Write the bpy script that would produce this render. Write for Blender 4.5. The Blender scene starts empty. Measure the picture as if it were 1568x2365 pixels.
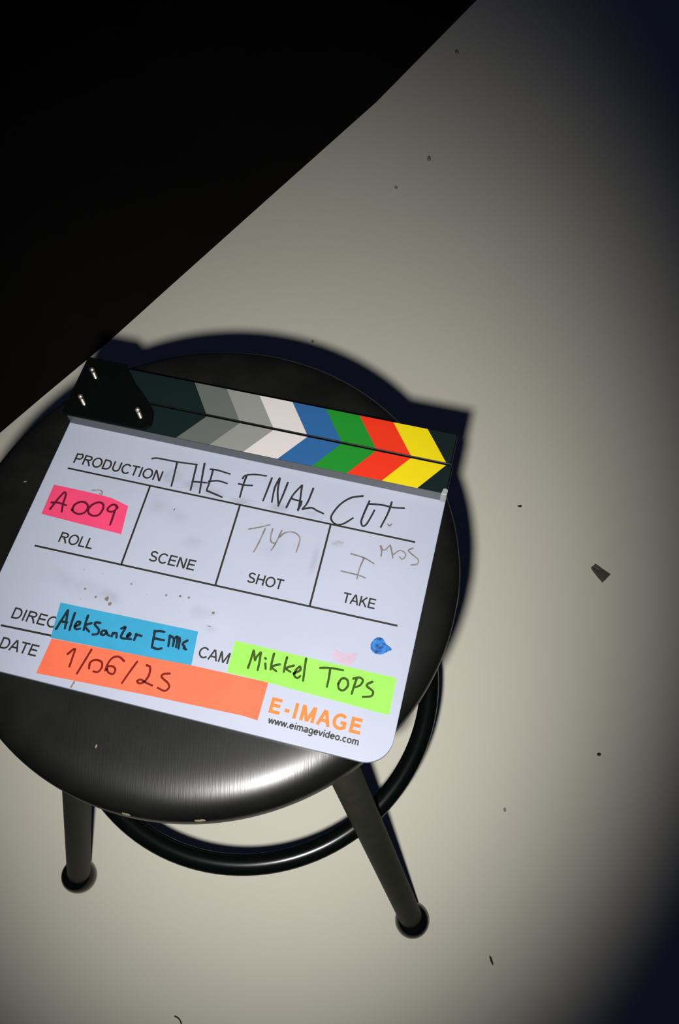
import bpy, bmesh, math, random
from mathutils import Vector, Matrix, Euler

random.seed(7)
scene = bpy.context.scene
COL = scene.collection

# ------------------------------------------------------------------ camera
cam_data = bpy.data.cameras.new('camera')
cam = bpy.data.objects.new('camera', cam_data)
COL.objects.link(cam)
PITCH, ROLL = 0.477525, 0.026646
fw = Vector((0, math.sin(PITCH), -math.cos(PITCH)))
rt0 = Vector((1, 0, 0))
dn0 = fw.cross(rt0)
rt = math.cos(ROLL) * rt0 + math.sin(ROLL) * dn0
dn = -math.sin(ROLL) * rt0 + math.cos(ROLL) * dn0
M = Matrix((rt, -dn, -fw)).transposed().to_4x4()
M.translation = Vector((0.09941, -0.26514, 1.14373))
cam.matrix_world = M
cam_data.sensor_fit = 'VERTICAL'
cam_data.sensor_height = 36.0
cam_data.sensor_width = 24.0
cam_data.lens = 1967.1 / 2365 * 36.0
cam_data.clip_start = 0.02
scene.camera = cam

# ------------------------------------------------------------------ world and flash
world = bpy.data.worlds.new('world')
scene.world = world
world.use_nodes = True
bg = world.node_tree.nodes['Background']
bg.inputs['Color'].default_value = (0.27, 0.38, 1.0, 1)
bg.inputs['Strength'].default_value = 0.017

flash_data = bpy.data.lights.new('camera_flash', 'SPOT')
flash = bpy.data.objects.new('camera_flash', flash_data)
COL.objects.link(flash)
flash_data.energy = 46.0
flash_data.color = (1.0, 0.985, 0.96)
flash_data.shadow_soft_size = 0.009
flash_data.spot_size = 2 * 0.632
flash_data.spot_blend = 1.0
FL = Vector((0.07635, -0.29447, 1.12328))
aim = Vector((0.00155, 0.32302, 0.0))            # point on the floor under the stool
zc = (aim - FL).normalized()
xc = Vector((0, 1, 0)).cross(zc).normalized()
yc = zc.cross(xc)
Mf = Matrix((xc, yc, -zc)).transposed()
if Mf.determinant() < 0:
    Mf = Matrix((-xc, yc, -zc)).transposed()
Mf = Mf.to_4x4() @ Matrix.Diagonal((0.85, 1 / 0.85, 1, 1))
Mf.translation = FL
flash.matrix_world = Mf

vs = scene.view_settings
vs.view_transform = 'Standard'
vs.look = 'None'
vs.exposure = 0.0
vs.gamma = 1.0
vs.use_curve_mapping = False


# ------------------------------------------------------------------ materials
def mat(name, col, rough=0.5, metal=0.0, spec=0.5, noise=None, bump=None, coat=0.0):
    """noise=(scale, amount): slight tone variation; bump=(scale xyz, strength)"""
    m = bpy.data.materials.new(name)
    m.use_nodes = True
    nt = m.node_tree
    b = nt.nodes['Principled BSDF']
    b.inputs['Base Color'].default_value = (*col, 1)
    b.inputs['Roughness'].default_value = rough
    b.inputs['Metallic'].default_value = metal
    b.inputs['Specular IOR Level'].default_value = spec
    b.inputs['Coat Weight'].default_value = coat
    tc = nt.nodes.new('ShaderNodeTexCoord')
    if noise:
        n = nt.nodes.new('ShaderNodeTexNoise')
        n.inputs['Scale'].default_value = noise[0]
        n.inputs['Detail'].default_value = 4
        mp = nt.nodes.new('ShaderNodeMapRange')
        mp.inputs['From Min'].default_value = 0.3
        mp.inputs['From Max'].default_value = 0.7
        mp.inputs['To Min'].default_value = 1 - noise[1]
        mp.inputs['To Max'].default_value = 1 + noise[1]
        mx = nt.nodes.new('ShaderNodeVectorMath')
        mx.operation = 'SCALE'
        mx.inputs[0].default_value = col
        nt.links.new(tc.outputs['Object'], n.inputs['Vector'])
        nt.links.new(n.outputs['Fac'], mp.inputs['Value'])
        nt.links.new(mp.outputs['Result'], mx.inputs['Scale'])
        nt.links.new(mx.outputs['Vector'], b.inputs['Base Color'])
    if bump:
        mapn = nt.nodes.new('ShaderNodeMapping')
        mapn.inputs['Scale'].default_value = bump[0]
        if len(bump) > 2:
            mapn.inputs['Rotation'].default_value = (0, 0, bump[2])
        n2 = nt.nodes.new('ShaderNodeTexNoise')
        n2.inputs['Scale'].default_value = 1.0
        n2.inputs['Detail'].default_value = 5
        bp = nt.nodes.new('ShaderNodeBump')
        bp.inputs['Strength'].default_value = bump[1]
        bp.inputs['Distance'].default_value = 0.001
        nt.links.new(tc.outputs['Object'], mapn.inputs['Vector'])
        nt.links.new(mapn.outputs['Vector'], n2.inputs['Vector'])
        nt.links.new(n2.outputs['Fac'], bp.inputs['Height'])
        nt.links.new(bp.outputs['Normal'], b.inputs['Normal'])
    return m


m_floor = mat('light_floor_vinyl', (0.78, 0.752, 0.625), 0.75, spec=0.25, noise=(1.3, 0.03), bump=((900, 900, 900), 0.03))
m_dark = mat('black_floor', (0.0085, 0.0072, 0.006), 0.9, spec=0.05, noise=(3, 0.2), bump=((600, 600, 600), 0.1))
m_seat = mat('black_stained_wood', (0.0038, 0.0038, 0.0034), 0.34, spec=0.34, noise=(40, 0.3), bump=((1300, 60, 60), 0.07, -0.12))
m_steel = mat('black_coated_steel', (0.030, 0.031, 0.022), 0.60, spec=0.16, noise=(60, 0.15), bump=((400, 400, 400), 0.04))
m_ring = mat('black_ring_steel', (0.0018, 0.0026, 0.0022), 0.24, spec=0.36, noise=(60, 0.15))
m_rubber = mat('black_rubber', (0.0025, 0.0035, 0.0042), 0.16, spec=0.20)
m_worn = mat('worn_wood', (0.16, 0.12, 0.06), 0.6, noise=(300, 0.4))
m_chipw = mat('bare_wood_nick', (0.20, 0.17, 0.12), 0.6)
m_board = mat('white_acrylic', (0.213, 0.229, 0.281), 0.35, spec=0.25, noise=(14, 0.035))
def stains(m, spots, col):
    """wiped marker and grime: irregular soft patches at given places on the board (mm)"""
    nt = m.node_tree
    b = nt.nodes['Principled BSDF']
    src = b.inputs['Base Color'].links[0].from_socket
    tc = nt.nodes.new('ShaderNodeTexCoord')
    wob = nt.nodes.new('ShaderNodeTexNoise')
    wob.inputs['Scale'].default_value = 90
    wob.inputs['Detail'].default_value = 4
    nt.links.new(tc.outputs['Object'], wob.inputs['Vector'])
    total = None
    for u, v, ru, rv, amt in spots:
        mp = nt.nodes.new('ShaderNodeMapping')
        mp.vector_type = 'TEXTURE'
        mp.inputs['Location'].default_value = (u / 1000 - 0.15, v / 1000, 0.004)
        mp.inputs['Scale'].default_value = (ru / 1000, rv / 1000, 0.02)
        nt.links.new(tc.outputs['Object'], mp.inputs['Vector'])
        ln = nt.nodes.new('ShaderNodeVectorMath'); ln.operation = 'LENGTH'
        nt.links.new(mp.outputs['Vector'], ln.inputs[0])
        mr = nt.nodes.new('ShaderNodeMapRange')
        mr.interpolation_type = 'SMOOTHSTEP'
        mr.inputs['From Min'].default_value = 1.0
        mr.inputs['From Max'].default_value = 0.1
        mr.inputs['To Max'].default_value = amt
        nt.links.new(ln.outputs['Value'], mr.inputs['Value'])
        if total is None:
            total = mr.outputs['Result']
        else:
            ad = nt.nodes.new('ShaderNodeMath'); ad.operation = 'ADD'
            nt.links.new(total, ad.inputs[0]); nt.links.new(mr.outputs['Result'], ad.inputs[1])
            total = ad.outputs['Value']
    nr = nt.nodes.new('ShaderNodeMapRange')
    nr.inputs['From Min'].default_value = 0.35
    nr.inputs['From Max'].default_value = 0.65
    nr.inputs['To Min'].default_value = 0.25
    nt.links.new(wob.outputs['Fac'], nr.inputs['Value'])
    ml = nt.nodes.new('ShaderNodeMath'); ml.operation = 'MULTIPLY'; ml.use_clamp = True
    nt.links.new(total, ml.inputs[0]); nt.links.new(nr.outputs['Result'], ml.inputs[1])
    mx = nt.nodes.new('ShaderNodeMix'); mx.data_type = 'RGBA'
    nt.links.new(ml.outputs['Value'], mx.inputs['Factor'])
    nt.links.new(src, mx.inputs['A'])
    mx.inputs['B'].default_value = (*col, 1)
    nt.links.new(mx.outputs['Result'], b.inputs['Base Color'])


stains(m_board, [(94, -27, 11, 9, .55), (112, -31, 12, 6, .6), (130, -33, 11, 6, .4), (152, -35, 14, 5, .35), (180, -33, 10, 6, .45), (205, -33, 8, 5, .25), (92, -52, 14, 13, .22), (108, -58, 14, 10, .22),
                 (128, -76, 12, 7, .2), (217, -68, 4, 18, .3), (229, -52, 7, 4, .35), (62, -127, 26, 12, .2), (84, -130, 12, 8, .3), (40, -124, 18, 10, .15), (150, -126, 14, 8, .18), (160, -136, 8, 4, .25),
                 (186, -70, 18, 14, .08), (140, -150, 20, 6, .12)], (0.085, 0.085, 0.105))
m_print = mat('black_print', (0.010, 0.009, 0.007), 0.5, spec=0.3)
m_orangeprint = mat('orange_print', (0.345, 0.096, 0.017), 0.5, spec=0.2)
m_marker = mat('black_marker', (0.012, 0.012, 0.014), 0.5, spec=0.25)
m_faint = mat('faded_marker', (0.105, 0.096, 0.092), 0.5, spec=0.2, noise=(180, 0.35))
m_smear = mat('grey_smear', (0.175, 0.178, 0.205), 0.5, spec=0.2, noise=(220, 0.12))
m_speck = mat('dirt_speck', (0.085, 0.075, 0.06), 0.7, noise=(400, 0.4))
m_pink = mat('neon_pink_tape', (0.40, 0.030, 0.082), 0.6, spec=0.15, noise=(60, 0.05), bump=((700, 700, 700), 0.1))
m_blue = mat('blue_tape', (0.016, 0.150, 0.250), 0.6, spec=0.15, noise=(60, 0.05), bump=((700, 700, 700), 0.1))
m_orange = mat('neon_orange_tape', (0.40, 0.072, 0.034), 0.6, spec=0.15, noise=(60, 0.05), bump=((700, 700, 700), 0.1))
m_green = mat('neon_green_tape', (0.135, 0.40, 0.045), 0.6, spec=0.15, noise=(60, 0.05), bump=((700, 700, 700), 0.1))
m_redink = mat('ink_on_pink_tape', (0.055, 0.003, 0.010), 0.6, spec=0.1)
m_brownink = mat('ink_on_orange_tape', (0.085, 0.005, 0.002), 0.6, spec=0.1)
m_blueink = mat('ink_on_blue_tape', (0.004, 0.010, 0.016), 0.6, spec=0.1)
m_greenink = mat('ink_on_green_tape', (0.020, 0.036, 0.004), 0.6, spec=0.1)
m_blob = mat('blue_ink', (0.012, 0.070, 0.215), 0.6, spec=0.15, noise=(320, 0.75))
m_pinksm = mat('pink_ink_smudge', (0.245, 0.188, 0.236), 0.6, spec=0.15, noise=(160, 0.06))
m_stick = mat('grey_edged_black_acrylic', (0.040, 0.046, 0.050), 0.32, spec=0.5)
m_teal = mat('charcoal_print', (0.0030, 0.0068, 0.0070), 0.45, spec=0.15)
m_edge = mat('black_acrylic', (0.0015, 0.0017, 0.0013), 0.30, spec=0.4)
m_clear = mat('frosted_clear_plastic', (0.17, 0.18, 0.175), 0.25, spec=0.5)
m_g1 = mat('dark_grey_print', (0.058, 0.064, 0.058), 0.45, spec=0.2)
m_g2 = mat('mid_grey_print', (0.123, 0.126, 0.116), 0.45, spec=0.2)
m_wh = mat('white_print', (0.315, 0.292, 0.285), 0.45, spec=0.2)
m_bl = mat('blue_print', (0.0110, 0.055, 0.145), 0.45, spec=0.2)
m_gr = mat('green_print', (0.0060, 0.118, 0.0105), 0.45, spec=0.2)
m_rd = mat('red_print', (0.380, 0.0170, 0.0050), 0.45, spec=0.2)
m_yl = mat('yellow_print', (0.380, 0.305, 0.0025), 0.45, spec=0.2)
m_hinge = mat('black_metal', (0.0008, 0.0012, 0.0011), 0.55, spec=0.04)
m_bolt = mat('nickel_bolt', (0.85, 0.77, 0.60), 0.34, metal=1.0)
m_chip = mat('dark_chip', (0.075, 0.072, 0.055), 0.6, noise=(300, 0.4))
m_crumb = mat('dark_crumb', (0.03, 0.03, 0.025), 0.8)
m_crumb2 = mat('grey_brown_crumb', (0.30, 0.29, 0.24), 0.8)
m_lint = mat('pale_dust', (0.12, 0.105, 0.07), 0.8)


# ------------------------------------------------------------------ helpers
def obj(name, bm, material, parent=None, smooth=False):
    me = bpy.data.meshes.new(name)
    bmesh.ops.recalc_face_normals(bm, faces=bm.faces)
    bm.to_mesh(me)
    bm.free()
    for m in (material if isinstance(material, (list, tuple)) else [material]):
        me.materials.append(m)
    if smooth:
        for p in me.polygons:
            p.use_smooth = True
    o = bpy.data.objects.new(name, me)
    COL.objects.link(o)
    if parent:
        o.parent = parent
    return o


def empty(name, loc, rotz=0.0):
    e = bpy.data.objects.new(name, None)
    e.location = loc
    e.rotation_euler = (0, 0, rotz)
    e.empty_display_size = 0.05
    COL.objects.link(e)
    return e


def tag(o, label=None, cat=None, group=None, kind=None):
    if label: o['label'] = label
    if cat: o['category'] = cat
    if group: o['group'] = group
    if kind: o['kind'] = kind
    return o


def prism(bm, pts, z0, z1, mi=0, side_mi=None):
    """pts in order around the outline"""
    lo = [bm.verts.new((x, y, z0)) for x, y in pts]
    hi = [bm.verts.new((x, y, z1)) for x, y in pts]
    f = bm.faces.new(hi); f.material_index = mi
    f = bm.faces.new(lo[::-1]); f.material_index = mi if side_mi is None else side_mi
    n = len(pts)
    for i in range(n):
        f = bm.faces.new((lo[i], lo[(i + 1) % n], hi[(i + 1) % n], hi[i]))
        f.material_index = mi if side_mi is None else side_mi


def revolve(bm, prof, n=96, center=(0, 0), cap=True):
    """prof: list of (r, z) from top centre outwards to bottom centre"""
    rings = []
    for r, z in prof:
        if r < 1e-7:
            rings.append([bm.verts.new((center[0], center[1], z))])
        else:
            rings.append([bm.verts.new((center[0] + r * math.cos(2 * math.pi * i / n), center[1] + r * math.sin(2 * math.pi * i / n), z)) for i in range(n)])
    for a, b in zip(rings, rings[1:]):
        for i in range(n):
            j = (i + 1) % n
            if len(a) == 1 and len(b) == 1:
                continue
            if len(a) == 1:
                bm.faces.new((a[0], b[i], b[j]))
            elif len(b) == 1:
                bm.faces.new((a[i], b[0], a[j]))
            else:
                bm.faces.new((a[i], b[i], b[j], a[j]))


def tube(bm, path, r, n=28, closed=False):
    path = [Vector(p) for p in path]
    rings = []
    N = len(path)
    up = Vector((0, 0, 1))
    for i, p in enumerate(path):
        if closed:
            d = path[(i + 1) % N] - path[i - 1]
        else:
            d = path[min(i + 1, N - 1)] - path[max(i - 1, 0)]
        d.normalize()
        a = d.cross(up)
        if a.length < 1e-4:
            a = d.cross(Vector((1, 0, 0)))
        a.normalize()
        b = a.cross(d)
        rr = r[i] if isinstance(r, (list, tuple)) else r
        rings.append([bm.verts.new(p + rr * (math.cos(2 * math.pi * k / n) * a + math.sin(2 * math.pi * k / n) * b)) for k in range(n)])
    for i in range(N if closed else N - 1):
        A, B = rings[i], rings[(i + 1) % N]
        for k in range(n):
            bm.faces.new((A[k], A[(k + 1) % n], B[(k + 1) % n], B[k]))
    if not closed:
        bm.faces.new(rings[0][::-1])
        bm.faces.new(rings[-1])


def smooth_path(pts, sub=6):
    """Catmull-Rom through the points"""
    if len(pts) < 3:
        return [Vector(p) for p in pts]
    P = [Vector(p) for p in pts]
    P = [2 * P[0] - P[1]] + P + [2 * P[-1] - P[-2]]
    out = []
    for i in range(1, len(P) - 2):
        p0, p1, p2, p3 = P[i - 1:i + 3]
        for s in range(sub):
            t = s / sub
            out.append(0.5 * ((2 * p1) + (p2 - p0) * t + (2 * p0 - 5 * p1 + 4 * p2 - p3) * t * t + (3 * p1 - p0 - 3 * p2 + p3) * t ** 3))
    out.append(P[-2])
    return out


def stroke(bm, pts, w, z, taper=0.15, h=0.00004):
    """a pen stroke: a thin film of ink along the points (metres, board plane)"""
    P = smooth_path(pts)
    n = len(P)
    L, R = [], []
    for i, p in enumerate(P):
        d = P[min(i + 1, n - 1)] - P[max(i - 1, 0)]
        if d.length < 1e-9:
            d = Vector((1, 0))
        d.normalize()
        nrm = Vector((-d.y, d.x))
        ww = w * 0.5 * (1 - taper * (i / max(1, n - 1))) * (0.93 + 0.14 * random.random())
        L.append(p + nrm * ww)
        R.append(p - nrm * ww)
    d0 = (P[1] - P[0]).normalized()
    d1 = (P[-1] - P[-2]).normalized()
    hw0, hw1 = w * 0.5, w * 0.5 * (1 - taper)
    capA = P[0] - d0 * hw0 * 0.7
    capB = P[-1] + d1 * hw1 * 0.7
    vl = [bm.verts.new((q.x, q.y, z)) for q in L]
    vr = [bm.verts.new((q.x, q.y, z)) for q in R]
    for i in range(n - 1):
        bm.faces.new((vl[i], vr[i], vr[i + 1], vl[i + 1]))
    a = bm.verts.new((capA.x, capA.y, z))
    b = bm.verts.new((capB.x, capB.y, z))
    bm.faces.new((a, vr[0], vl[0]))
    bm.faces.new((b, vl[-1], vr[-1]))


def ink(name, strokes, w, z, material, parent, jitter_z=0.000004):
    bm = bmesh.new()
    for i, st in enumerate(strokes):
        stroke(bm, [(BX(u), v / 1000) for u, v in st], w, z + jitter_z * i)
    for f in bm.faces:
        f.normal_update()
        if f.normal.z < 0:
            f.normal_flip()
    me = bpy.data.meshes.new(name)
    bm.to_mesh(me); bm.free()
    me.materials.append(material)
    o = bpy.data.objects.new(name, me)
    COL.objects.link(o)
    o.parent = parent
    return o


def BX(u):
    return u / 1000 - 0.15


def arc(cx, cy, rx, ry, a0, a1, n=14):
    return [(cx + rx * math.cos(math.radians(a0 + (a1 - a0) * i / n)), cy + ry * math.sin(math.radians(a0 + (a1 - a0) * i / n))) for i in range(n + 1)]


def glyph(c, t):
    """centre lines of a plain grotesque letter, capital height 1, stroke t: (advance, strokes)"""
    h = t / 2
    lo, hi = h, 1 - h
    G = {
        'P': (.93, [[(.17, 0), (.17, 1)], [(.17, hi), (.56, hi)] + arc(.56, .735, .235, .735 - (1 - hi) - .47 + h, 90, -90) + [(.17, .47)]]),
        'R': (1.01, [[(.17, 0), (.17, 1)], [(.17, hi), (.60, hi)] + arc(.60, .735, .245, hi - .735, 90, -90) + [(.17, .735 - (hi - .735))], [(.52, .48), (.66, .36), (.90, 0)]]),
        'O': (1.09, [arc(.545, .5, .44, .5 - h * .8, 0, 360, 36)]),
        'D': (1.01, [[(.17, 0), (.17, 1)], [(.17, hi), (.50, hi)] + arc(.50, .5, .38, hi - .5, 90, -90, 20) + [(.17, lo)]]),
        'U': (1.01, [[(.17, 1), (.17, .38)] + arc(.505, .38, .335, .38 - lo, 180, 360, 18) + [(.84, .38), (.84, 1)]]),
        'C': (1.01, [arc(.535, .5, .42, .5 - h * .8, 42, 322, 30)]),
        'T': (.85, [[(.02, hi), (.83, hi)], [(.425, hi), (.425, 0)]]),
        'I': (.39, [[(.195, 0), (.195, 1)]]),
        'N': (1.01, [[(.17, 0), (.17, 1)], [(.84, 0), (.84, 1)], [(.19, .97), (.82, .03)]]),
        'L': (.78, [[(.165, 1), (.165, 0)], [(.165, lo), (.75, lo)]]),
        'S': (.93, [arc(.46, .735, .30, .265 - h * .8, 25, 180, 16) + arc(.46, .735, .30, .235, 180, 250, 6)[1:] + arc(.46, .265, .345, .235, 70, 0, 6) + arc(.46, .265, .345, .265 - h * .8, 0, -160, 16)[1:]]),
        'E': (.93, [[(.17, 0), (.17, 1)], [(.17, hi), (.84, hi)], [(.17, .52), (.80, .52)], [(.17, lo), (.87, lo)]]),
        'H': (1.01, [[(.17, 0), (.17, 1)], [(.84, 0), (.84, 1)], [(.17, .53), (.84, .53)]]),
        'A': (.93, [[(.065, 0), (.445, .99)], [(.865, 0), (.485, .99)], [(.22, .34), (.71, .34)]]),
        'K': (.93, [[(.165, 0), (.165, 1)], [(.17, .36), (.80, .98)], [(.37, .56), (.86, .01)]]),
        'M': (1.16, [[(.165, 0), (.165, 1)], [(.995, 0), (.995, 1)], [(.19, .97), (.58, .03)], [(.97, .97), (.58, .03)]]),
        'G': (1.09, [arc(.555, .5, .44, .5 - h * .8, 45, 322, 30), [(.90, .10), (.90, .46)], [(.58, .46), (.90 + h, .46)]]),
        '-': (.52, [[(.08, .38), (.44, .38)]]),
        '.': (.36, [[(.18, 0), (.18, t * 1.15)]]),
        'w': (1.0, [[(.05, .72), (.27, .03)], [(.27, .03), (.50, .70)], [(.50, .70), (.73, .03)], [(.73, .03), (.95, .72)]]),
        'e': (.78, [[(.10, .39), (.66, .39)] + arc(.385, .36, .285, .36 - h * .7, 5, 325, 26)]),
        'i': (.32, [[(.16, 0), (.16, .72)], [(.16, .86), (.16, 1)]]),
        'm': (1.16, [[(.15, 0), (.15, .72)], arc(.365, .45, .215, .27 - h * .7, 175, 0, 12) + [(.58, 0)], arc(.795, .45, .215, .27 - h * .7, 175, 0, 12) + [(1.01, 0)]]),
        'a': (.78, [arc(.37, .50, .26, .22 - h * .6, 160, 0, 12) + [(.63, 0)], arc(.35, .20, .26, .20 - h * .7, -20, -270, 14) + [(.63, .43)]]),
        'g': (.78, [arc(.36, .37, .26, .36 - h * .7, 0, 360, 24), [(.64, .72), (.64, -.05)] + arc(.37, -.05, .27, .22, 0, -150, 12)]),
        'v': (.70, [[(.05, .72), (.35, .03)], [(.65, .72), (.35, .03)]]),
        'd': (.78, [arc(.36, .36, .26, .36 - h * .7, 0, 360, 24), [(.63, 0), (.63, 1)]]),
        'o': (.78, [arc(.39, .36, .285, .36 - h * .7, 0, 360, 24)]),
        'c': (.70, [arc(.37, .36, .27, .36 - h * .7, 45, 318, 20)]),
    }
    return G[c]


def text_mesh(name, body, u0, v0, width, cap, material, parent, z, t=0.135, fit=None, extra=0.0):
    """flat printed lettering; width is that of `fit` (default the whole body) in mm, cap the capital height in mm"""
    def layout(txt):
        x, out = 0.0, []
        for ch in txt:
            adv, st = glyph(ch, t)
            out += [[(px + x, py) for px, py in line] for line in st]
            x += adv + extra
        return out
    ref = [q[0] for line in layout(fit or body) for q in line]
    x0, x1 = min(ref) - t / 2, max(ref) + t / 2
    sx = width / (x1 - x0)
    bm = bmesh.new()
    for k, line in enumerate(layout(body)):
        P = [Vector((u0 + (x - x0) * sx, v0 + y * cap)) for x, y in line]
        w = t * cap / 2
        zz = z + 0.000006 * (k % 5)
        n = len(P)
        closed = (P[0] - P[-1]).length < 1e-4
        row = []
        for i, q in enumerate(P):
            if closed:
                d = P[(i + 1) % n if i < n - 1 else 1] - P[i - 1 if i > 0 else n - 2]
            else:
                d = P[min(i + 1, n - 1)] - P[max(i - 1, 0)]
            d.normalize()
            nr = Vector((-d.y, d.x)) * w
            row.append((bm.verts.new((BX(q.x + nr.x), (q.y + nr.y) / 1000, zz)), bm.verts.new((BX(q.x - nr.x), (q.y - nr.y) / 1000, zz))))
        for a, b in zip(row, row[1:]):
            f = bm.faces.new((a[0], a[1], b[1], b[0]))
            f.normal_update()
            if f.normal.z < 0: f.normal_flip()
    me = bpy.data.meshes.new(name)
    bm.to_mesh(me); bm.free()
    me.materials.append(material)
    o = bpy.data.objects.new(name, me)
    COL.objects.link(o)
    o.parent = parent
    return o


def poly_mm(bm, pts, z0, z1, mi=0):
    prism(bm, [(BX(u), v / 1000) for u, v in pts], z0, z1, mi)


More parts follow.
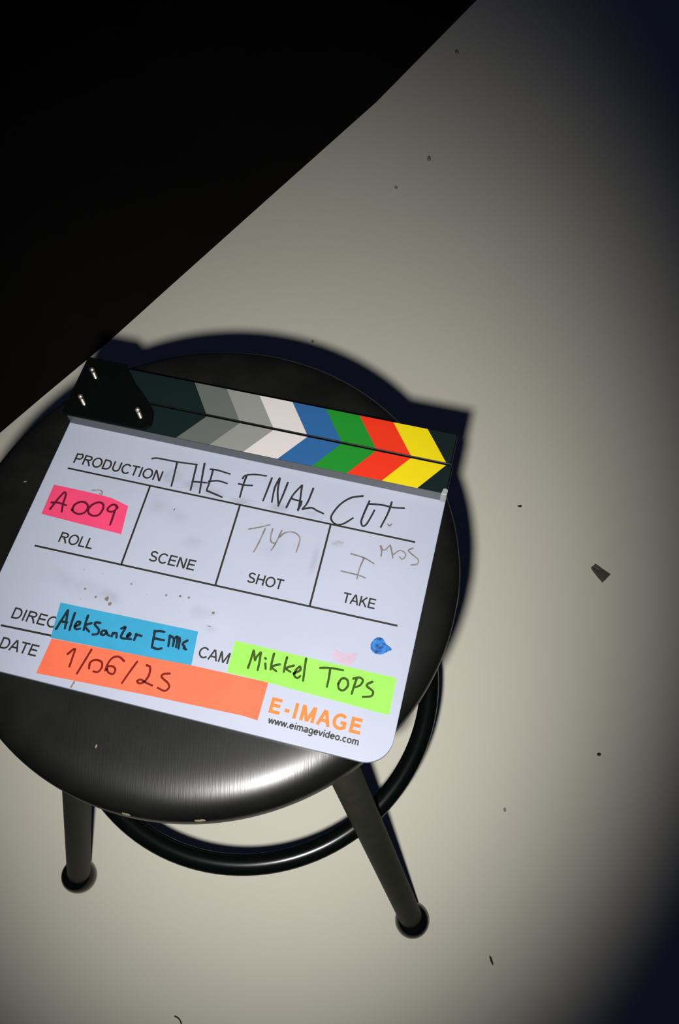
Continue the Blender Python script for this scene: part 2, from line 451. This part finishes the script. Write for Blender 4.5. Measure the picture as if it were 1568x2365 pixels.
# traced outlines and pen strokes on the board, in millimetres from its upper left corner
TRACE = {
    'final': [[[74.3,-15.6],[79.0,-14.2],[94.3,-13.8],[110.1,-12.5]],[[94.3,-13.8],[95.6,-23.8],[96.9,-35.2]],[[109.5,-12.2],[110.8,-23.4],[112.1,-35.2]],[[115.1,-10.0],[117.3,-23.5],[119.5,-35.9]],[[110.7,-27.5],[118.3,-26.5],[122.5,-26.0]],[[120.8,-14.1],[126.5,-13.6],[137.0,-14.6]],[[123.2,-13.8],[123.9,-23.5],[123.9,-32.4]],[[122.8,-24.6],[130.0,-22.4],[137.4,-23.0]],[[123.9,-32.4],[130.8,-33.8],[137.2,-35.1]],[[147.2,-16.3],[148.8,-13.0],[155.3,-10.6],[164.4,-9.7]],[[149.6,-13.3],[149.4,-22.2],[150.0,-32.2]],[[145.5,-21.2],[150.5,-21.2],[156.4,-20.1]],[[168.8,-10.3],[168.3,-20.9],[167.7,-31.0]],[[174.6,-8.9],[173.2,-18.1],[174.4,-30.6]],[[174.7,-9.3],[176.2,-20.6],[180.1,-32.4]],[[181.6,-11.3],[180.9,-22.7],[179.9,-32.7]],[[186.1,-32.5],[188.2,-20.9],[192.6,-11.0]],[[192.6,-11.0],[194.3,-22.6],[195.4,-32.9]],[[187.7,-24.2],[192.0,-24.5],[196.3,-24.5]],[[201.6,-11.6],[200.4,-24.3],[198.0,-30.9]],[[194.9,-32.3],[196.0,-27.8],[195.9,-24.2]],[[198.0,-30.9],[204.2,-28.1],[208.8,-29.4],[214.5,-30.8]],[[239.5,-9.4],[231.2,-12.9],[224.6,-20.1],[220.7,-29.7],[221.1,-34.2],[225.3,-37.1],[230.5,-35.5],[236.5,-29.0]],[[245.0,-12.3],[243.4,-23.4],[242.9,-30.5],[244.8,-33.9],[247.1,-31.8],[249.2,-24.3],[250.3,-18.9]],[[244.3,-15.0],[255.0,-13.5],[262.7,-13.7],[271.6,-12.2]],[[261.3,-9.3],[260.5,-19.3],[257.8,-31.8]],[[262.1,-27.9],[264.0,-29.2],[264.9,-27.2]]],
    'shotnum': [[[164.0,-56.0],[172.2,-52.2],[178.4,-48.7]],[[175.8,-52.4],[174.6,-63.6],[172.8,-73.1]],[[181.1,-51.4],[181.6,-58.9],[183.4,-62.3],[185.8,-62.4]],[[188.1,-51.2],[186.4,-62.8],[184.8,-68.7]],[[187.6,-57.5],[190.8,-52.6],[196.8,-50.7],[202.1,-53.4],[203.1,-58.7],[202.8,-66.0]]],
    'takenum': [[[241.4,-57.5],[251.6,-58.5],[259.8,-61.4]],[[251.6,-58.5],[250.4,-67.1],[250.3,-75.8]],[[237.9,-72.4],[249.5,-72.6],[256.0,-73.5]],[[260.9,-46.3],[262.8,-50.8],[263.2,-54.7]],[[261.1,-46.2],[264.3,-49.4],[267.7,-44.1]],[[267.7,-44.1],[269.8,-48.6],[271.8,-53.9]],[[271.4,-51.2],[275.0,-47.0],[278.7,-47.3],[280.3,-50.0],[278.6,-53.1],[276.0,-51.6]],[[284.4,-42.6],[281.4,-45.3],[285.0,-47.9],[289.6,-50.7],[289.7,-54.4],[285.4,-56.1]]],
    'smudge': [[[226.9,-53.0],[230.8,-51.2],[234.1,-50.5]],[[228.1,-51.3],[231.4,-50.1]]],
    'a009': [[[15.3,-75.1],[17.4,-66.5],[20.1,-58.7]],[[20.1,-58.7],[22.1,-60.6],[23.0,-67.9],[24.7,-75.2]],[[13.9,-69.4],[18.8,-68.5],[26.2,-69.1]],[[31.6,-72.3],[31.9,-67.1],[35.4,-63.7],[39.5,-63.8],[42.2,-66.6],[41.8,-71.0],[38.2,-73.7],[34.0,-73.2],[31.4,-71.2]],[[43.1,-68.5],[44.4,-64.4],[48.3,-61.1],[52.2,-61.6],[53.7,-65.5],[52.7,-70.6],[49.1,-72.6],[45.1,-71.6],[43.1,-69.0]],[[63.7,-63.1],[62.4,-60.4],[59.5,-60.5],[57.6,-62.9],[57.2,-65.3],[59.3,-66.5],[62.3,-65.4],[63.7,-62.7]],[[62.1,-60.8],[63.9,-61.7],[63.6,-63.1]],[[62.8,-64.3],[63.4,-70.8],[63.7,-77.0]]],
    'a009mark': [[[39.7,-52.5],[45.3,-51.0],[48.2,-52.4],[47.9,-54.4]],[[46.1,-53.8],[48.7,-54.2]]],
    'aleks': [[[56.2,-161.8],[57.6,-154.0],[59.0,-146.4]],[[59.0,-146.4],[60.5,-152.4],[62.2,-160.0]],[[56.7,-155.6],[62.4,-155.2]],[[64.6,-147.1],[65.0,-153.8],[65.7,-160.3]],[[68.0,-157.0],[70.8,-154.6],[70.5,-152.8],[68.6,-153.5],[68.3,-156.9],[70.0,-158.3],[72.7,-157.3]],[[74.3,-146.7],[74.6,-152.2],[75.3,-158.0]],[[79.0,-151.5],[75.1,-154.6],[79.6,-158.1]],[[84.9,-150.1],[81.5,-150.5],[81.6,-152.3],[85.5,-155.1],[85.5,-158.2],[82.1,-159.4]],[[91.1,-154.7],[88.5,-155.0],[87.9,-157.3],[90.0,-157.9],[91.5,-155.6],[92.5,-156.9],[94.5,-157.4]],[[95.9,-157.7],[95.7,-154.6]],[[95.8,-155.9],[97.3,-154.6],[98.6,-155.0],[99.4,-157.8]],[[100.1,-150.8],[102.9,-149.0],[102.2,-156.4],[106.9,-156.5],[108.9,-155.8]],[[106.3,-154.9],[108.0,-153.4],[107.2,-152.3],[106.2,-154.0],[107.2,-156.2],[110.0,-156.2]],[[111.8,-151.4],[111.9,-156.6]],[[111.8,-154.0],[113.0,-152.3],[116.2,-152.3]],[[123.5,-146.2],[124.5,-151.9],[125.5,-158.2]],[[123.8,-147.0],[126.9,-146.0],[130.6,-145.7]],[[124.3,-151.7],[128.2,-151.7],[132.3,-151.5]],[[125.5,-158.2],[129.4,-158.6],[132.6,-157.3]],[[134.8,-147.0],[136.4,-155.3]],[[135.3,-147.5],[138.3,-149.1],[139.4,-154.4]],[[138.5,-148.6],[140.3,-147.1],[141.8,-154.6]],[[140.7,-147.5],[142.3,-148.1],[143.7,-155.1]],[[148.0,-147.7],[145.8,-149.9],[145.6,-151.4],[147.5,-152.6]],[[147.5,-152.6],[147.1,-153.7],[149.3,-154.3]]],
    'date': [[[70.9,-176.8],[74.5,-171.9],[75.3,-178.6],[75.7,-184.8]],[[85.9,-169.5],[84.2,-178.7],[82.4,-188.1]],[[89.2,-182.8],[88.4,-178.4],[91.4,-175.8],[95.7,-176.3],[97.3,-179.7],[95.9,-183.4],[92.5,-183.8]],[[110.8,-172.2],[106.0,-170.0],[102.1,-171.7],[100.4,-176.3],[100.3,-181.6]],[[101.3,-180.7],[101.1,-178.2],[104.3,-177.4],[106.8,-179.1],[106.4,-182.3],[103.3,-182.2],[100.9,-180.1]],[[119.4,-170.1],[116.6,-179.1],[114.4,-187.1]],[[126.2,-171.1],[129.2,-171.9],[130.3,-176.9],[129.0,-182.0],[126.0,-184.2],[124.0,-182.9],[126.2,-181.5],[129.9,-182.6],[135.2,-183.6]],[[143.9,-172.8],[139.7,-174.3],[139.2,-176.6],[144.5,-179.4],[146.3,-182.1],[144.2,-185.0],[138.7,-184.1]]],
    'datemark': [[[82.8,-193.3],[82.3,-195.5],[82.0,-197.8]]],
    'mikkel': [[[193.9,-156.9],[194.1,-149.9],[194.0,-143.7]],[[194.0,-143.7],[195.5,-146.9],[196.9,-150.5]],[[196.9,-150.5],[197.6,-147.3],[199.2,-143.8]],[[199.3,-143.8],[200.2,-150.2],[200.7,-156.8]],[[204.3,-150.5],[205.8,-154.7]],[[203.0,-147.0],[204.2,-147.9]],[[208.3,-142.5],[208.5,-149.0],[209.1,-154.3]],[[214.4,-148.9],[209.3,-152.0],[213.4,-154.4]],[[217.6,-142.8],[217.7,-148.5],[218.2,-153.8]],[[223.9,-147.4],[219.0,-150.8],[222.9,-152.5]],[[224.6,-153.3],[228.6,-149.8],[227.7,-147.4],[225.9,-150.2],[225.6,-154.0],[228.2,-155.5],[229.9,-153.4]],[[230.4,-140.6],[231.4,-148.7],[232.5,-156.6]],[[241.1,-145.0],[247.5,-143.5],[257.1,-142.8]],[[248.1,-143.7],[248.8,-150.5],[249.0,-156.8]],[[255.9,-152.6],[257.3,-148.8],[260.7,-148.4],[262.5,-152.3],[260.3,-156.2],[257.2,-155.9],[255.7,-152.6]],[[267.1,-146.0],[266.5,-152.1],[266.2,-157.5]],[[264.6,-147.0],[268.6,-145.2],[271.4,-146.6],[270.2,-150.4],[266.6,-152.7]],[[278.0,-145.9],[275.1,-148.1],[275.1,-149.9],[279.6,-152.3],[279.1,-155.7],[273.6,-157.6]]],
    'tape_pink': [[[9.9,-54.7],[34.3,-54.6],[50.0,-54.9],[56.9,-55.3],[71.0,-58.7],[74.3,-81.9],[42.4,-81.0],[10.6,-80.0]]],
    'tape_blue': [[[51.7,-142.5],[152.8,-139.9],[155.9,-164.0],[55.0,-168.3]]],
    'tape_orange': [[[56.1,-168.7],[156.6,-164.0],[210.0,-163.0],[210.2,-189.1],[199.6,-188.4],[132.5,-190.5],[55.4,-194.0]]],
    'tape_green': [[[179.8,-140.2],[292.9,-139.7],[293.5,-165.2],[209.9,-163.0],[180.8,-162.7]]],
    'blue_blob': [[[270.7,-121.5],[271.8,-117.2],[275.0,-114.3],[278.6,-115.1],[280.9,-117.7],[285.4,-120.6],[282.6,-123.5],[279.4,-126.0],[275.6,-126.3],[272.3,-124.7]]],
    'pink_smudge': [[[248.3,-129.6],[253.0,-131.3],[263.6,-129.4],[261.2,-137.0],[257.3,-138.4],[248.2,-136.3]]],
    'specks': [[[105.6,-53.3],[95.4,-117.4],[132.2,-117.8],[138.4,-117.5],[74.3,-132.5],[82.6,-132.3],[86.0,-135.0],[58.5,-114.9],[72.6,-114.6],[158.9,-124.4],[64.3,-136.7],[64.6,-128.6],[108.9,-122.3],[122.4,-119.6],[158.8,-134.4],[53.5,-145.9]]],
}


# ------------------------------------------------------------------ floors
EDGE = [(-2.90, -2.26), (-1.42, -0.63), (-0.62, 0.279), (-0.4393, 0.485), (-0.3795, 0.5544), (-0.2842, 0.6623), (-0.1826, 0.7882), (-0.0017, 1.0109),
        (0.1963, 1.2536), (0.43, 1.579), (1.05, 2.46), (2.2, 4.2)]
bm = bmesh.new()
prism(bm, EDGE + [(4.0, 4.2), (4.0, -2.26)], -0.02, 0.0)
tag(obj('floor', bm, m_floor), 'pale beige smooth floor under the black stool', None, None, 'structure')
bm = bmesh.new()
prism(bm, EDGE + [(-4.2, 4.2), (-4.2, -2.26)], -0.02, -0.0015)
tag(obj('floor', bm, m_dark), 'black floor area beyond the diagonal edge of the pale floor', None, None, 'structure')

# ------------------------------------------------------------------ stool
SEAT_Z = 0.5796
stool = empty('stool', (0, 0, 0))
tag(stool, 'round black stool with tubular legs and foot ring under the film slate', 'stool')
R = 0.188
prof = [(0, SEAT_Z - 0.0025), (0.05, SEAT_Z - 0.0020), (0.10, SEAT_Z - 0.0006), (0.135, SEAT_Z)]
a0, bz, PW = 0.150, 0.021, 3.0


def seat_top(r):
    """height of the seat surface at radius r: flat, then rolling over into the rim"""
    if r <= a0:
        return SEAT_Z
    t = min(1.0, (r - a0) / (R - a0))
    return SEAT_Z - bz * (1 - (1 - t ** PW) ** (1 / PW))


def seat_radius(z):
    q = min(1.0, max(0.0, 1 - (SEAT_Z - z) / bz))
    return a0 + (R - a0) * (1 - q ** PW) ** (1 / PW)


for i in range(0, 37):
    r = a0 + (R - a0) * math.sin(i / 36 * math.pi / 2)
    prof.append((r, seat_top(r)))
prof += [(R, SEAT_Z - 0.026), (R - 0.0012, SEAT_Z - 0.029), (R - 0.004, SEAT_Z - 0.031), (R - 0.008, SEAT_Z - 0.032), (0.0, SEAT_Z - 0.032)]
bm = bmesh.new()
revolve(bm, prof, 160)
seat = obj('seat', bm, m_seat, stool, True)

LEG_AZ = [math.radians(-53.3 + 90 * k) for k in range(4)]
RF, RT, ZT = 0.2904, 0.1157, 0.5490


def leg_point(az, z):
    t = (ZT + 0.0106 - z) / (ZT + 0.0106 - 0.012)
    r = RT + (RF - RT) * t
    return Vector((r * math.cos(az), r * math.sin(az), z))


# steel mounting plate under the seat
bm = bmesh.new()
revolve(bm, [(0, SEAT_Z - 0.0315), (0.13, SEAT_Z - 0.0315), (0.134, SEAT_Z - 0.033), (0.134, SEAT_Z - 0.037), (0, SEAT_Z - 0.037)], 64)
obj('mounting_plate', bm, m_steel, stool)
for az in LEG_AZ:
    bm = bmesh.new()
    tube(bm, [leg_point(az, ZT - 0.002 - i / 20 * (ZT - 0.018)) for i in range(21)], 0.0138, 36)
    leg = obj('leg', bm, m_steel, stool, True)
    bm = bmesh.new()
    c = leg_point(az, 0.014)
    revolve(bm, [(0, 0.030), (0.0142, 0.030), (0.0165, 0.0285), (0.0182, 0.0255), (0.0197, 0.021), (0.0203, 0.015), (0.0203, 0.008), (0.0195, 0.003), (0.017, 0.0006), (0.014, 0.0), (0, 0.0)],
            40, (c.x, c.y))
    obj('rubber_foot', bm, m_rubber, leg, True)
ZR, RR = 0.262, 0.1880
bm = bmesh.new()
tube(bm, [(0.002 + RR * math.cos(2 * math.pi * i / 128), RR * math.sin(2 * math.pi * i / 128), ZR) for i in range(128)], 0.0099, 28, True)
tag(obj('foot_ring', bm, m_ring, stool, True), 'glossy black tubular foot ring')


def rim_patch(name, a_from, a_to, zc, half, material, jag, thick=0.0005):
    """a worn or chipped strip lying on the seat's rim"""
    bm = bmesh.new()
    n = 26
    rows = []
    for i in range(n + 1):
        f = i / n
        a = math.radians(a_from + (a_to - a_from) * f)
        env = max(0.06, math.sin(math.pi * f) ** 0.35)
        o = jag * math.sin(f * 9 + 1) + 0.5 * jag * math.sin(f * 23)
        row = []
        for k in range(5):
            dz = (k / 4 - 0.5) * 2 * half * env + o
            z = min(SEAT_Z + zc + dz, SEAT_Z - 0.0008)
            r = seat_radius(z)
            row.append(bm.verts.new(((r + thick) * math.cos(a), (r + thick) * math.sin(a), z + thick * 0.5)))
        rows.append(row)
    for i in range(n):
        for k in range(4):
            bm.faces.new((rows[i][k], rows[i + 1][k], rows[i + 1][k + 1], rows[i][k + 1]))
    return obj(name, bm, material, seat, True)


tag(rim_patch('worn_rim', -14.5, -2.0, -0.0140, 0.0013, m_worn, 0.0006), 'tan worn streak on the rim right of the slate')
for aa, da in ((-103.4, 0.9), (-88.6, 1.1)):
    tag(rim_patch('rim_nick', aa - da, aa + da, -0.0125, 0.0015, m_chipw, 0.0002), 'pale nick on the front rim')

# ------------------------------------------------------------------ clapperboard
TH = -0.26672
BT = 0.004
slate = empty('clapperboard', (0.033625, 0.070191, SEAT_Z), TH)
tag(slate, 'white film slate with rainbow clapsticks and neon tape labels lying on the black stool', 'clapperboard')
ZB = BT                      # top of board
W, H, RC = 0.300, 0.1986, 0.0185


def rounded(x0, y0, x1, y1, rbl, rbr, rtr, rtl, n=12):
    pts = []
    for cx, cy, r, a in ((x1 - rbr, y0 + rbr, rbr, -90), (x1 - rtr, y1 - rtr, rtr, 0), (x0 + rtl, y1 - rtl, rtl, 90), (x0 + rbl, y0 + rbl, rbl, 180)):
        for i in range(n + 1):
            t = math.radians(a + 90 * i / n)
            pts.append((cx + r * math.cos(t), cy + r * math.sin(t)))
    return pts


bm = bmesh.new()
prism(bm, rounded(-W / 2, -H, W / 2, 0.0245, RC, RC, 0.002, 0.002), 0.0002, BT)
board = obj('slate_board', bm, m_board, slate)
bv = board.modifiers.new('bevel', 'BEVEL'); bv.width = 0.0006; bv.segments = 2; bv.limit_method = 'ANGLE'; bv.angle_limit = math.radians(60)
tag(board, 'white board printed with a form and marker writing')

# printed lines
ZI = ZB + 0.00006
bm = bmesh.new()
def rule(u0, v0, u1, v1, w=1.45):
    a, b = Vector((u0, v0)), Vector((u1, v1))
    d = (b - a).normalized(); n = Vector((-d.y, d.x)) * w / 2
    vv = [bm.verts.new((BX(q.x), q.y / 1000, ZI)) for q in (a - n, b - n, b + n, a + n)]
    bm.faces.new(vv)
rule(14.5, -38.6, 284.9, -37.6)
rule(16.0, -105.4, 285.8, -103.2)
rule(17.5, -168.0, 60.0, -166.6)
rule(81.2, -38.6, 82.9, -104.7)
rule(152.0, -38.4, 153.8, -103.7)
rule(221.7, -38.5, 223.0, -103.3)
obj('printed_lines', bm, m_print, board)
PR = [('PRODUCTION', 16.6, -33.2, 70.4, 8.9, None), ('ROLL', 31.4, -98.6, 26.6, 8.4, None), ('SCENE', 100.7, -97.2, 35.0, 8.2, None),
      ('SHOT', 174.6, -96.5, 26.6, 8.0, None), ('TAKE', 243.6, -95.2, 24.4, 7.7, None), ('DIRECTOR', 22.0, -161.4, 33.0, 8.3, 'DIREC'),
      ('DATE', 22.9, -183.5, 27.9, 8.2, None), ('CAMERA', 158.0, -157.3, 21.6, 7.9, 'CAM')]
for body, u0, v0, wd, cap, ft in PR:
    text_mesh('printed_lettering', body, u0, v0, wd, cap, m_print, board, ZI + 0.00001, 0.150, ft)
tag(text_mesh('maker_logo', 'E-IMAGE', 215.6, -182.3, 63.0, 10.6, m_orangeprint, board, ZI, 0.215, None, 0.16), 'bold orange lettering in the lower right corner')
tag(text_mesh('web_address', 'www.eimagevideo.com', 216.9, -189.2, 61.3, 4.7, m_print, board, ZI, 0.20, None, 0.03), 'small black lettering under the orange lettering')

ZH = ZB + 0.00012
tag(ink('handwriting', TRACE['final'][:-1], 0.00160, ZH, m_marker, board), 'black marker title across the top of the form')
tag(ink('handwriting', TRACE['shotnum'], 0.00125, ZH, m_faint, board), 'faded marker writing in the shot box')
tag(ink('handwriting', TRACE['takenum'], 0.0012, ZH, m_faint, board), 'faded marker writing in the take box')
ink('marker_smudge', TRACE['smudge'], 0.0020, ZH, m_smear, board)
ink('marker_smudge', TRACE['final'][-1:], 0.0012, ZH, m_faint, board)
ink('marker_smudge', TRACE['a009mark'], 0.0012, ZH, m_faint, board)
ink('marker_smudge', TRACE['datemark'], 0.0014, ZH, m_faint, board)


def blot(pts, name, material, z, bumpy=0.06):
    bm = bmesh.new()
    P = smooth_path([(BX(u), v / 1000) for u, v in pts + [pts[0]]], 5)[:-1]
    c = sum(P, Vector((0, 0))) / len(P)
    P = [c + (q - c) * (1 + random.uniform(-bumpy, bumpy)) for q in P]
    cv = bm.verts.new((c.x, c.y, z))
    vv = [bm.verts.new((q.x, q.y, z)) for q in P]
    for i in range(len(vv)):
        f = bm.faces.new((cv, vv[i], vv[(i + 1) % len(vv)]))
        f.normal_update()
        if f.normal.z < 0: f.normal_flip()
    me = bpy.data.meshes.new(name); bm.to_mesh(me); bm.free(); me.materials.append(material)
    o = bpy.data.objects.new(name, me); COL.objects.link(o); o.parent = board
    return o


tag(blot(TRACE['blue_blob'][0], 'ink_blot', m_blob, ZH, 0.03), 'blue ink blot near the right edge')
tag(blot(TRACE['pink_smudge'][0], 'ink_blot', m_pinksm, ZH), 'pale pink smudge above the green tape')
for i, (u, v) in enumerate(TRACE['specks'][0]):
    r = (0.9, 0.9, 1.3, 1.2, 1.2, 1.9, 1.6, 0.8, 0.7, 1.3, 0.8, 1.2, 0.7, 0.9, 0.9, 0.0)[i % 16]
    if r == 0: continue
    blot([(u + r * random.uniform(0.6, 1.0) * math.cos(t * 1.05) * (2.2 if i == 14 else 1), v + r * random.uniform(0.6, 1.1) * math.sin(t * 1.05) * (0.5 if i == 14 else 1)) for t in range(6)],
         'dirt_speck', m_speck if r > 0.85 else m_smear, ZH + 0.00001)


def tape(key, z0, z1, material, label, ink_key, ink_mat, w):
    bm = bmesh.new()
    poly_mm(bm, TRACE[key][0], z0, z1)
    t = obj('tape_strip', bm, material, slate)
    tag(t, label)
    ink('handwriting', TRACE[ink_key], w, z1 + 0.00006, ink_mat, t)
    return t


tape('tape_pink', ZB + 0.0001, ZB + 0.00030, m_pink, 'neon pink tape with a roll number in marker', 'a009', m_redink, 0.0018)
tape('tape_blue', ZB + 0.0001, ZB + 0.00028, m_blue, 'sky blue tape with handwriting', 'aleks', m_blueink, 0.0019)
tape('tape_green', ZB + 0.0001, ZB + 0.00032, m_green, 'neon green tape with handwriting', 'mikkel', m_greenink, 0.00175)
tape('tape_orange', ZB + 0.0001, ZB + 0.00045, m_orange, 'neon orange tape with a handwritten date', 'date', m_brownink, 0.00165)

# clapsticks
TS = 0.0111
ZS0, ZS1 = BT, BT + TS
STR = [m_teal, m_g1, m_g2, m_wh, m_bl, m_gr, m_rd, m_yl, m_teal]


def stick(name, y0, y1, upper, x1):
    bm = bmesh.new()
    # body with softly rounded long edges
    x0 = -W / 2 + 0.001
    prism(bm, [(x0, y0), (x1, y0), (x1, y1), (x0, y1)], ZS0 + 0.0001 if not upper else ZS0 + 0.0003, ZS1, 0)
    bmesh.ops.bevel(bm, geom=list(bm.edges), offset=0.0007, segments=2, affect='EDGES', profile=0.5)
    for f in bm.faces:
        f.normal_update()
        f.material_index = 0 if (f.normal.y < -0.9 and not upper) or abs(f.normal.x) > 0.9 else 10
    # printed stripes on the face
    zt0, zt1 = ZS1 + 0.00002, ZS1 + 0.00012
    if upper:
        low = [106.0 + 26.9 * k for k in range(8)]
        top = [88.0 + 26.75 * k for k in range(8)]
    else:
        top = [107.3 + 26.77 * k for k in range(8)]
        low = [90.6 + 26.75 * k for k in range(8)]
    ya, yb = y0 + (0.0010 if upper else 0.0004), y1 - 0.0007
    xl = x0 + 0.0008
    xr = x1 - 0.0012
    bl = [xl] + [BX(q) for q in low] + [xr]
    tp = [xl] + [BX(q) for q in top] + [xr]
    for k in range(9):
        b0, b1, t0, t1 = bl[k], bl[k + 1], tp[k], tp[k + 1]
        v = [bm.verts.new((q[0], q[1], zt1)) for q in ((b0, ya), (b1, ya), (t1, yb), (t0, yb))]
        f = bm.faces.new(v); f.material_index = k + 1
        lo = [bm.verts.new((q[0], q[1], zt0)) for q in ((b0, ya), (b1, ya), (t1, yb), (t0, yb))]
        for i in range(4):
            g = bm.faces.new((lo[i], lo[(i + 1) % 4], v[(i + 1) % 4], v[i])); g.material_index = k + 1
    return obj(name, bm, [m_stick] + STR + [m_edge], slate)


low_stick = stick('clapstick', 0.0002, 0.0252, False, 0.1500)
tag(low_stick, 'lower stick, fixed to the board')
up_stick = stick('clapstick', 0.0259, 0.0535, True, 0.1488)
tag(up_stick, 'upper hinged stick')
# small frosted stop at the lower right corner of the fixed stick
bm = bmesh.new()
prism(bm, [(0.1455, -0.0008), (0.1500, -0.0008), (0.1500, 0.0048), (0.1468, 0.0048)], BT + 0.0002, ZS1 + 0.0009)
bmesh.ops.bevel(bm, geom=list(bm.edges), offset=0.0006, segments=2, affect='EDGES')
tag(obj('corner_stop', bm, m_clear, slate), 'small frosted plastic stop at the right end')

# hinge plate and its bolts
bm = bmesh.new()
hp = [(-2.5, 0.8), (62.0, 0.8), (66.0, 2.0), (68.6, 5.0), (69.0, 9.0), (66.5, 18.5), (56.0, 29.5), (44.0, 39.0), (31.0, 55.5), (28.0, 56.0), (-2.5, 56.0)]
poly_mm(bm, hp, ZS1 + 0.00015, ZS1 + 0.0021)
bmesh.ops.bevel(bm, geom=[e for e in bm.edges], offset=0.0004, segments=1, affect='EDGES')
hinge = obj('hinge_plate', bm, m_hinge, slate)
tag(hinge, 'black hinge plate over the left ends of the sticks')
for u, v in ((11.0, 37.8), (11.6, 12.0), (58.6, 10.8)):
    bm = bmesh.new()
    zb = ZS1 + 0.0021
    pr = [(0, zb + 0.0122), (0.0008, zb + 0.0121), (0.0015, zb + 0.0117), (0.0019, zb + 0.0110), (0.0021, zb + 0.0100), (0.0019, zb + 0.0090)]
    for i in range(45):                          # threaded shank
        pr.append((0.00150 + 0.00024 * math.sin(i * math.pi / 2.5), zb + 0.0087 - 0.0087 * i / 44))
    pr.append((0, zb - 0.0003))
    revolve(bm, pr, 28, (BX(u), v / 1000))
    obj('bolt', bm, m_bolt, hinge, True)

# ------------------------------------------------------------------ litter on the floor
bm = bmesh.new()
cp = [(0.4687, 0.2289), (0.4792, 0.2215), (0.4897, 0.2125), (0.4826, 0.2060), (0.4760, 0.2004), (0.4700, 0.2100), (0.4647, 0.2193), (0.4631, 0.2246)]
cx = sum(a for a, b in cp) / 8; cy = sum(b for a, b in cp) / 8
lo = [bm.verts.new((a - cx, b - cy, 0.0)) for a, b in cp]
hi = [bm.verts.new(((a - cx) * 0.93, (b - cy) * 0.93, 0.0016 + 0.0016 * random.random() + (0.003 if i in (0, 7, 6) else 0))) for i, (a, b) in enumerate(cp)]
bm.faces.new(lo[::-1])
cvx = bm.verts.new((0.001, 0.0005, 0.0030))
for i in range(8):
    bm.faces.new((lo[i], lo[(i + 1) % 8], hi[(i + 1) % 8], hi[i]))
    bm.faces.new((hi[i], hi[(i + 1) % 8], cvx))
chip = obj('debris_chip', bm, m_chip)
chip.location = (cx, cy, 0)
tag(chip, 'small dark angular chip lying on the pale floor right of the stool', 'chip')

CR = [((0.289, 1.082), 0.0045, 'faint crumb high on the pale floor, well beyond the stool', (1, 1.5, .6), 2),
      ((0.222, 1.008), 0.0032, 'faint crumb just below and left of the highest crumb on the pale floor', (1, 1.2, .6), 2),
      ((0.062, 0.651), 0.0026, 'tiny crumb at the upper edge of the stool seat shadow', (1, 1.3, .6), 2),
      ((0.431, -0.042), 0.0022, 'tiny black crumb on the pale floor below the dark chip', (1.3, 1, .7), 1),
      ((0.265, -0.277), 0.0014, 'thin dark splinter on the pale floor right of the front right stool foot', (1, 4.2, .8), 1),
      ((0.372, 0.328), 0.0026, 'tiny crumb on the pale floor up and left of the dark chip', (1.3, .8, .6), 1),
      ((0.300, -0.108), 0.0018, 'pale brown crumb on the pale floor right of the foot ring', (1, 1.5, .6), 2),
      ((0.370, 1.400), 0.0050, 'dark crumb near the black floor at the top', (.8, 1.5, .5), 2)]
for (x, y), r, lab, sc, mk in CR:
    bm = bmesh.new()
    bmesh.ops.create_icosphere(bm, subdivisions=2, radius=r)
    for v in bm.verts:
        v.co *= random.uniform(0.8, 1.15)
        v.co = Vector((v.co.x * sc[0], v.co.y * sc[1], v.co.z * sc[2]))
    zmin = min(v.co.z for v in bm.verts)
    for v in bm.verts:
        v.co.z -= zmin
    o = obj('crumb', bm, m_crumb if mk == 1 else m_crumb2, None, True)
    o.location = (x, y, 0)
    if sc[1] > 4: o.rotation_euler = (0, 0, 0.3)
    tag(o, lab, 'crumb', 'small crumbs scattered on the pale floor')
bm = bmesh.new()
tube(bm, [Vector((q.x, q.y, 0.0008)) for q in smooth_path([(-0.0065, 0.0055), (-0.0015, 0.003), (0.002, -0.002), (0.0035, -0.009), (0.003, -0.016)], 5)], 0.0008, 8)
th = obj('fibre', bm, m_crumb, None, True)
th.location = (-0.1010, -0.3310, 0)
tag(th, 'thin curved dark fibre on the pale floor at the bottom edge', 'fibre')

for (x, y), r, sc, rz, lab in (((-0.0640, -0.1412), 0.0007, (0.8, 2.0, 0.5), -0.25, 'pale speck of dust on the black seat in front of the slate'),
                               ((-0.1400, 0.0600), 0.0006, (2.2, 0.8, 0.5), 0.2, 'pale speck of dust on the black seat left of the pink tape')):
    bm = bmesh.new()
    bmesh.ops.create_icosphere(bm, subdivisions=2, radius=r)
    for v in bm.verts:
        v.co *= random.uniform(0.8, 1.2)
        v.co = Vector((v.co.x * sc[0], v.co.y * sc[1], v.co.z * sc[2]))
    o = obj('dust_speck', bm, m_lint, None, True)
    rr = math.hypot(x, y)
    zz = seat_top(rr)
    o.location = (x, y, zz + r * sc[2] * 0.6)
    o.rotation_euler = (0, 0, rz)
    tag(o, lab, 'dust', 'pale dust specks on the black seat')
